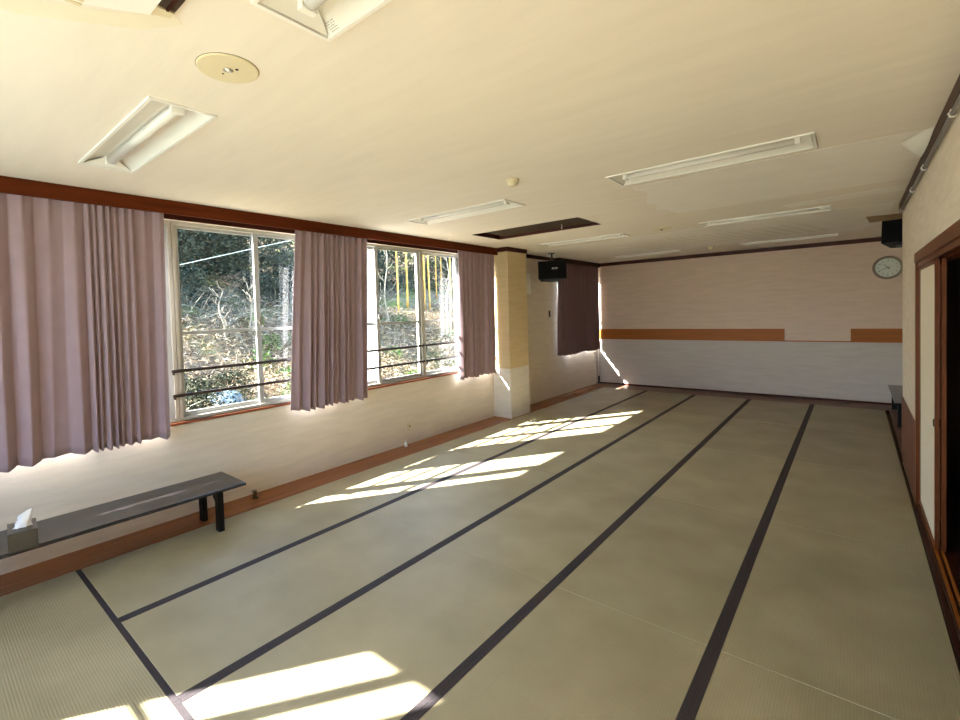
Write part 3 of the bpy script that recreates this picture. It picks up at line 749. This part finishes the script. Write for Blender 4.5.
# ------------------------------------------------------------------ hillside outside the windows
def hz(x, y):
    d = -x-8.0
    z = -1.25 + (.40*d if d > 0 else .10*d)
    z += .35*noise.noise(Vector((x*.25, y*.25, 0))) + .16*noise.noise(Vector((x*.8, y*.8, 3)))
    z += (.55 if y < 8 else .55*max(.25, 1-(y-8)*.3))/(1+math.exp(-(d-5.2+.8*math.sin(y*.5))*(3 if y < 8 else 1.2)))     # a low terrace step
    return z
NX, NY = 90, 130
vt, fc = [], []
for i in range(NX+1):
    for j in range(NY+1):
        x = -5.4-46*(i/NX)**1.3; y = -16+70*j/NY
        vt.append((x, y, hz(x, y)))
for i in range(NX):
    for j in range(NY):
        q = i*(NY+1)+j; fc.append((q, q+1, q+NY+2, q+NY+1))
me = bpy.data.meshes.new('hillside'); me.from_pydata(vt, [], fc); me.materials.append(M['soil']); me.update()
o = bpy.data.objects.new('hillside', me); COL.objects.link(o); struct(o, 'leaf-littered hillside outside the windows', 'hill')

def blades(name, m, n, region, lmin, lmax, wd, seed, label, cat, up=.7, dens=None):
    r = random.Random(seed); V, F = [], []
    while len(F) < n:
        x = r.uniform(*region[0]); y = r.uniform(*region[1])
        if dens and r.random() > dens(x, y): continue
        p = Vector((x, y, hz(x, y)+r.uniform(-.02, .35 if up < .6 else .1)))
        d = Vector((r.gauss(0, 1), r.gauss(0, 1), r.gauss(up, .5))).normalized(); L = r.uniform(lmin, lmax)
        s = d.cross(Vector((r.gauss(0, 1), r.gauss(0, 1), r.gauss(0, 1)))).normalized()*wd*r.uniform(.5, 1.4)
        b0 = len(V); mid = p+d*L*.55+Vector((0, 0, -.05*L)); tip = p+d*L+Vector((r.gauss(0, .1), r.gauss(0, .1), -.25*L))
        V += [p-s*.5, p+s*.5, mid+s*.5, mid-s*.5, tip]
        F.append((b0, b0+1, b0+2, b0+3)); F.append((b0+3, b0+2, b0+4))
    me = bpy.data.meshes.new(name); me.from_pydata(V, [], F); me.materials.append(m); me.update()
    o = bpy.data.objects.new(name, me); COL.objects.link(o); tag(o, label, cat, None, 'stuff'); return o
def leaves(name, m, clumps, per, size, seed, label, cat, parent=None):
    r = random.Random(seed); V, F = [], []
    for (c, rad) in clumps:
        c = Vector(c)
        for _ in range(per):
            d = Vector((r.gauss(0, 1), r.gauss(0, 1), r.gauss(0, 1))).normalized()
            q = r.random()**.4
            p = c+Vector((d.x*rad[0], d.y*rad[1], d.z*rad[2]))*q
            a = Vector((r.gauss(0, 1), r.gauss(0, 1), r.gauss(0, .7))).normalized(); s = size*r.uniform(.5, 1.5)
            b_ = a.cross(Vector((r.gauss(0, 1), r.gauss(0, 1), r.gauss(0, 1)))).normalized()
            k = len(V); V += [p-a*s, p+b_*s*.38, p+a*s, p-b_*s*.38]; F.append((k, k+1, k+2, k+3))
    me = bpy.data.meshes.new(name); me.from_pydata(V, [], F); me.materials.append(m); me.update()
    o = bpy.data.objects.new(name, me); COL.objects.link(o)
    if parent is not None: o.parent = parent
    else: tag(o, label, cat, None, 'stuff')
    return o
nz = lambda x, y, s, o_=0: noise.noise(Vector((x*s, y*s, o_)))
blades('dry_brush', M['brush'], 85000, ((-15.5, -8.5), (2.5, 19)), .06, .26, .018, 1, 'tangled dry brush covering the hillside outside the windows', 'brush', .55, lambda x, y: .35+.9*nz(x, y, .5)+.25)
blades('dry_grass', M['brush2'], 16000, ((-15.5, -9), (4, 19)), .12, .4, .012, 2, 'straw-coloured grass on the hillside outside', 'grass', .9, lambda x, y: .3+nz(x, y, .35, 5))
blades('vine_tangle', M['vine'], 9000, ((-20, -9), (2, 24)), .5, 1.7, .016, 9, 'grey tangle of vines in front of the trees', 'vines', .9, lambda x, y: .8 if x < -13.5-max(0, y-9)*.5 else .03)
cl = []
r = random.Random(5)
for i in range(26):
    x = r.uniform(-14.5, -9.5); y = -x*r.choice((r.uniform(.5, .62), r.uniform(.9, 1.2))); cl.append(((x, y, hz(x, y)+.2), (.4, .4, .28)))
leaves('green_undergrowth', M['greenl'], cl[:16], 150, .05, 6, 'low green leafy undergrowth on the hillside', 'undergrowth')
cl = []
for i in range(34):                       # dark bushes low in the near window
    x = r.uniform(-11.4, -9.2); y = -x*r.uniform(.33, .47); cl.append(((x, y, hz(x, y)+.2), (.5, .45, .35)))
leaves('dark_bushes', M['bushl'], cl, 260, .04, 8, 'dark bushes just below the near window outside', 'bushes')
cl = []
for i in range(170):
    y = r.uniform(-2, 38); x = r.uniform(-26, -16.5)-.10*abs(y-8); z = hz(x, y)+r.uniform(.4, 7.5)
    cl.append(((x, y, z), (1.5, 1.5, 1.2)))
for i in range(40):
    q = r.uniform(.2, .62); x = r.uniform(-17.2, -15.3); y = -x*q; cl.append(((x, y, hz(x, y)+r.uniform(.35, 2.6)), (.9, .9, .6)))
for i in range(50):
    q = r.uniform(.75, 1.35); x = r.uniform(-19.5, -17.3); y = -x*q; cl.append(((x, y, hz(x, y)+r.uniform(.3, 3.0)), (1.1, 1.1, .7)))
leaves('forest_foliage', M['darkl'], cl, 950, .065, 10, 'dark evergreen forest foliage on the upper hillside', 'forest')

def atdir(px, x):                         # point on the hill seen through the window wall at (y/|x|) ratio px
    y = px*-x; return Vector((x, y, hz(x, y)))
# bamboo culms in front of the dark trees
bl = ['leaning bamboo stem, first from the left in the second window', 'thick straight bamboo stem, second from the left in the second window', 'pale straight bamboo stem just right of the window mullion',
      'leaning bamboo stem close beside the pale one at the mullion', 'thin short bamboo stem in the middle of the right-hand pane', 'pale thin bamboo stem behind the right-hand pane', 'yellow bamboo stem nearest the curtain by the column']
bs = [(.945, -15.4, -.10, .040), (.982, -15.9, -.04, .05), (1.056, -15.6, .02, .045), (1.078, -15.3, -.12, .045), (1.11, -16.4, .02, .032), (1.135, -16.6, .0, .032), (1.18, -15.8, -.02, .045)]
for (q, x, lean, rad), lab in zip(bs, bl):
    p = atdir(q, x)
    o = thing('bamboo_stem', lab, 'bamboo', p, 0, 'bamboo stems outside the second window')
    pts = [(0, lean*.12*k*.5, -.1+k*.5) for k in range(15)]
    MB().tube(pts, rad, 10, rad*.7).build('culm', M['bamboo'], o)
    rg = MB()
    for k in range(1, 14): rg.tube([(0, lean*.12*k*.5, -.115+k*.5), (0, lean*.12*k*.5, -.085+k*.5)], rad*1.12, 10)
    rg.build('node_rings', M['barkw'], o)
# bare saplings
def sapling(p, h, seed, label, m=M['barkw'], lean=(0, 0)):
    r = random.Random(seed); o = thing('bare_sapling', label, 'sapling', p, 0)
    tr = MB(); pts = []
    for k in range(9): pts.append((lean[0]*k/8+.05*math.sin(k*1.3+seed), lean[1]*k/8+.07*math.sin(k*.9+seed*2), -.1+h*k/8))
    tr.tube(pts, .035, 7, .012); tr.build('trunk', m, o)
    br = MB()
    for k in range(3, 9):
        for _ in range(2):
            a = r.uniform(0, 6.28); L = r.uniform(.3, .8)*h/4; b0 = Vector(pts[k])
            br.tube([b0, b0+Vector((math.cos(a)*L*.5, math.sin(a)*L*.5, L*.35)), b0+Vector((math.cos(a+.4)*L*.9, math.sin(a+.4)*L*.9, L))], .013, 5, .005)
    br.build('branches', m, o)
sapling(atdir(.90, -13.5), 3.8, 1, 'bare pale crooked sapling, left pane of the second window')
sapling(atdir(1.165, -14), 3.8, 2, 'bare pale sapling among the bamboo near the column curtain')
sapling(atdir(.44, -13), 1.6, 3, 'bare twiggy sapling in the middle of the near window')
sapling(atdir(.50, -13.5), 1.7, 5, 'bare twiggy sapling beside the near window mullion')
# overhead cable and a pale sheet on the ground
wr = MB().tube([(-9, -8, .2), (-9, 3.214, 2.72), (-9, 5.6, 3.42), (-9, 24, 9.5)], .006, 8).build('overhead_cable', M['wire'])
tag(wr, 'thin pale cable crossing in front of the trees outside the near window', 'cable')
tp = MB(); r = random.Random(11)
g2_ = [[tp.bm.verts.new((-10.6+.16*i, 4.2+.16*j, hz(-10.6+.16*i, 4.2+.16*j)+.38+.08*r.random()-.05*abs(i-2)-.05*abs(j-2))) for j in range(5)] for i in range(6)]
for i in range(5):
    for j in range(4): tp.bm.faces.new((g2_[i][j], g2_[i+1][j], g2_[i+1][j+1], g2_[i][j+1]))
o = tp.build('tarpaulin', M['tarp'], smooth=True); o.modifiers.new('thickness', 'SOLIDIFY').thickness = .02
tag(o, 'pale blue-grey sheet lying in the bushes low outside the near window', 'tarpaulin')
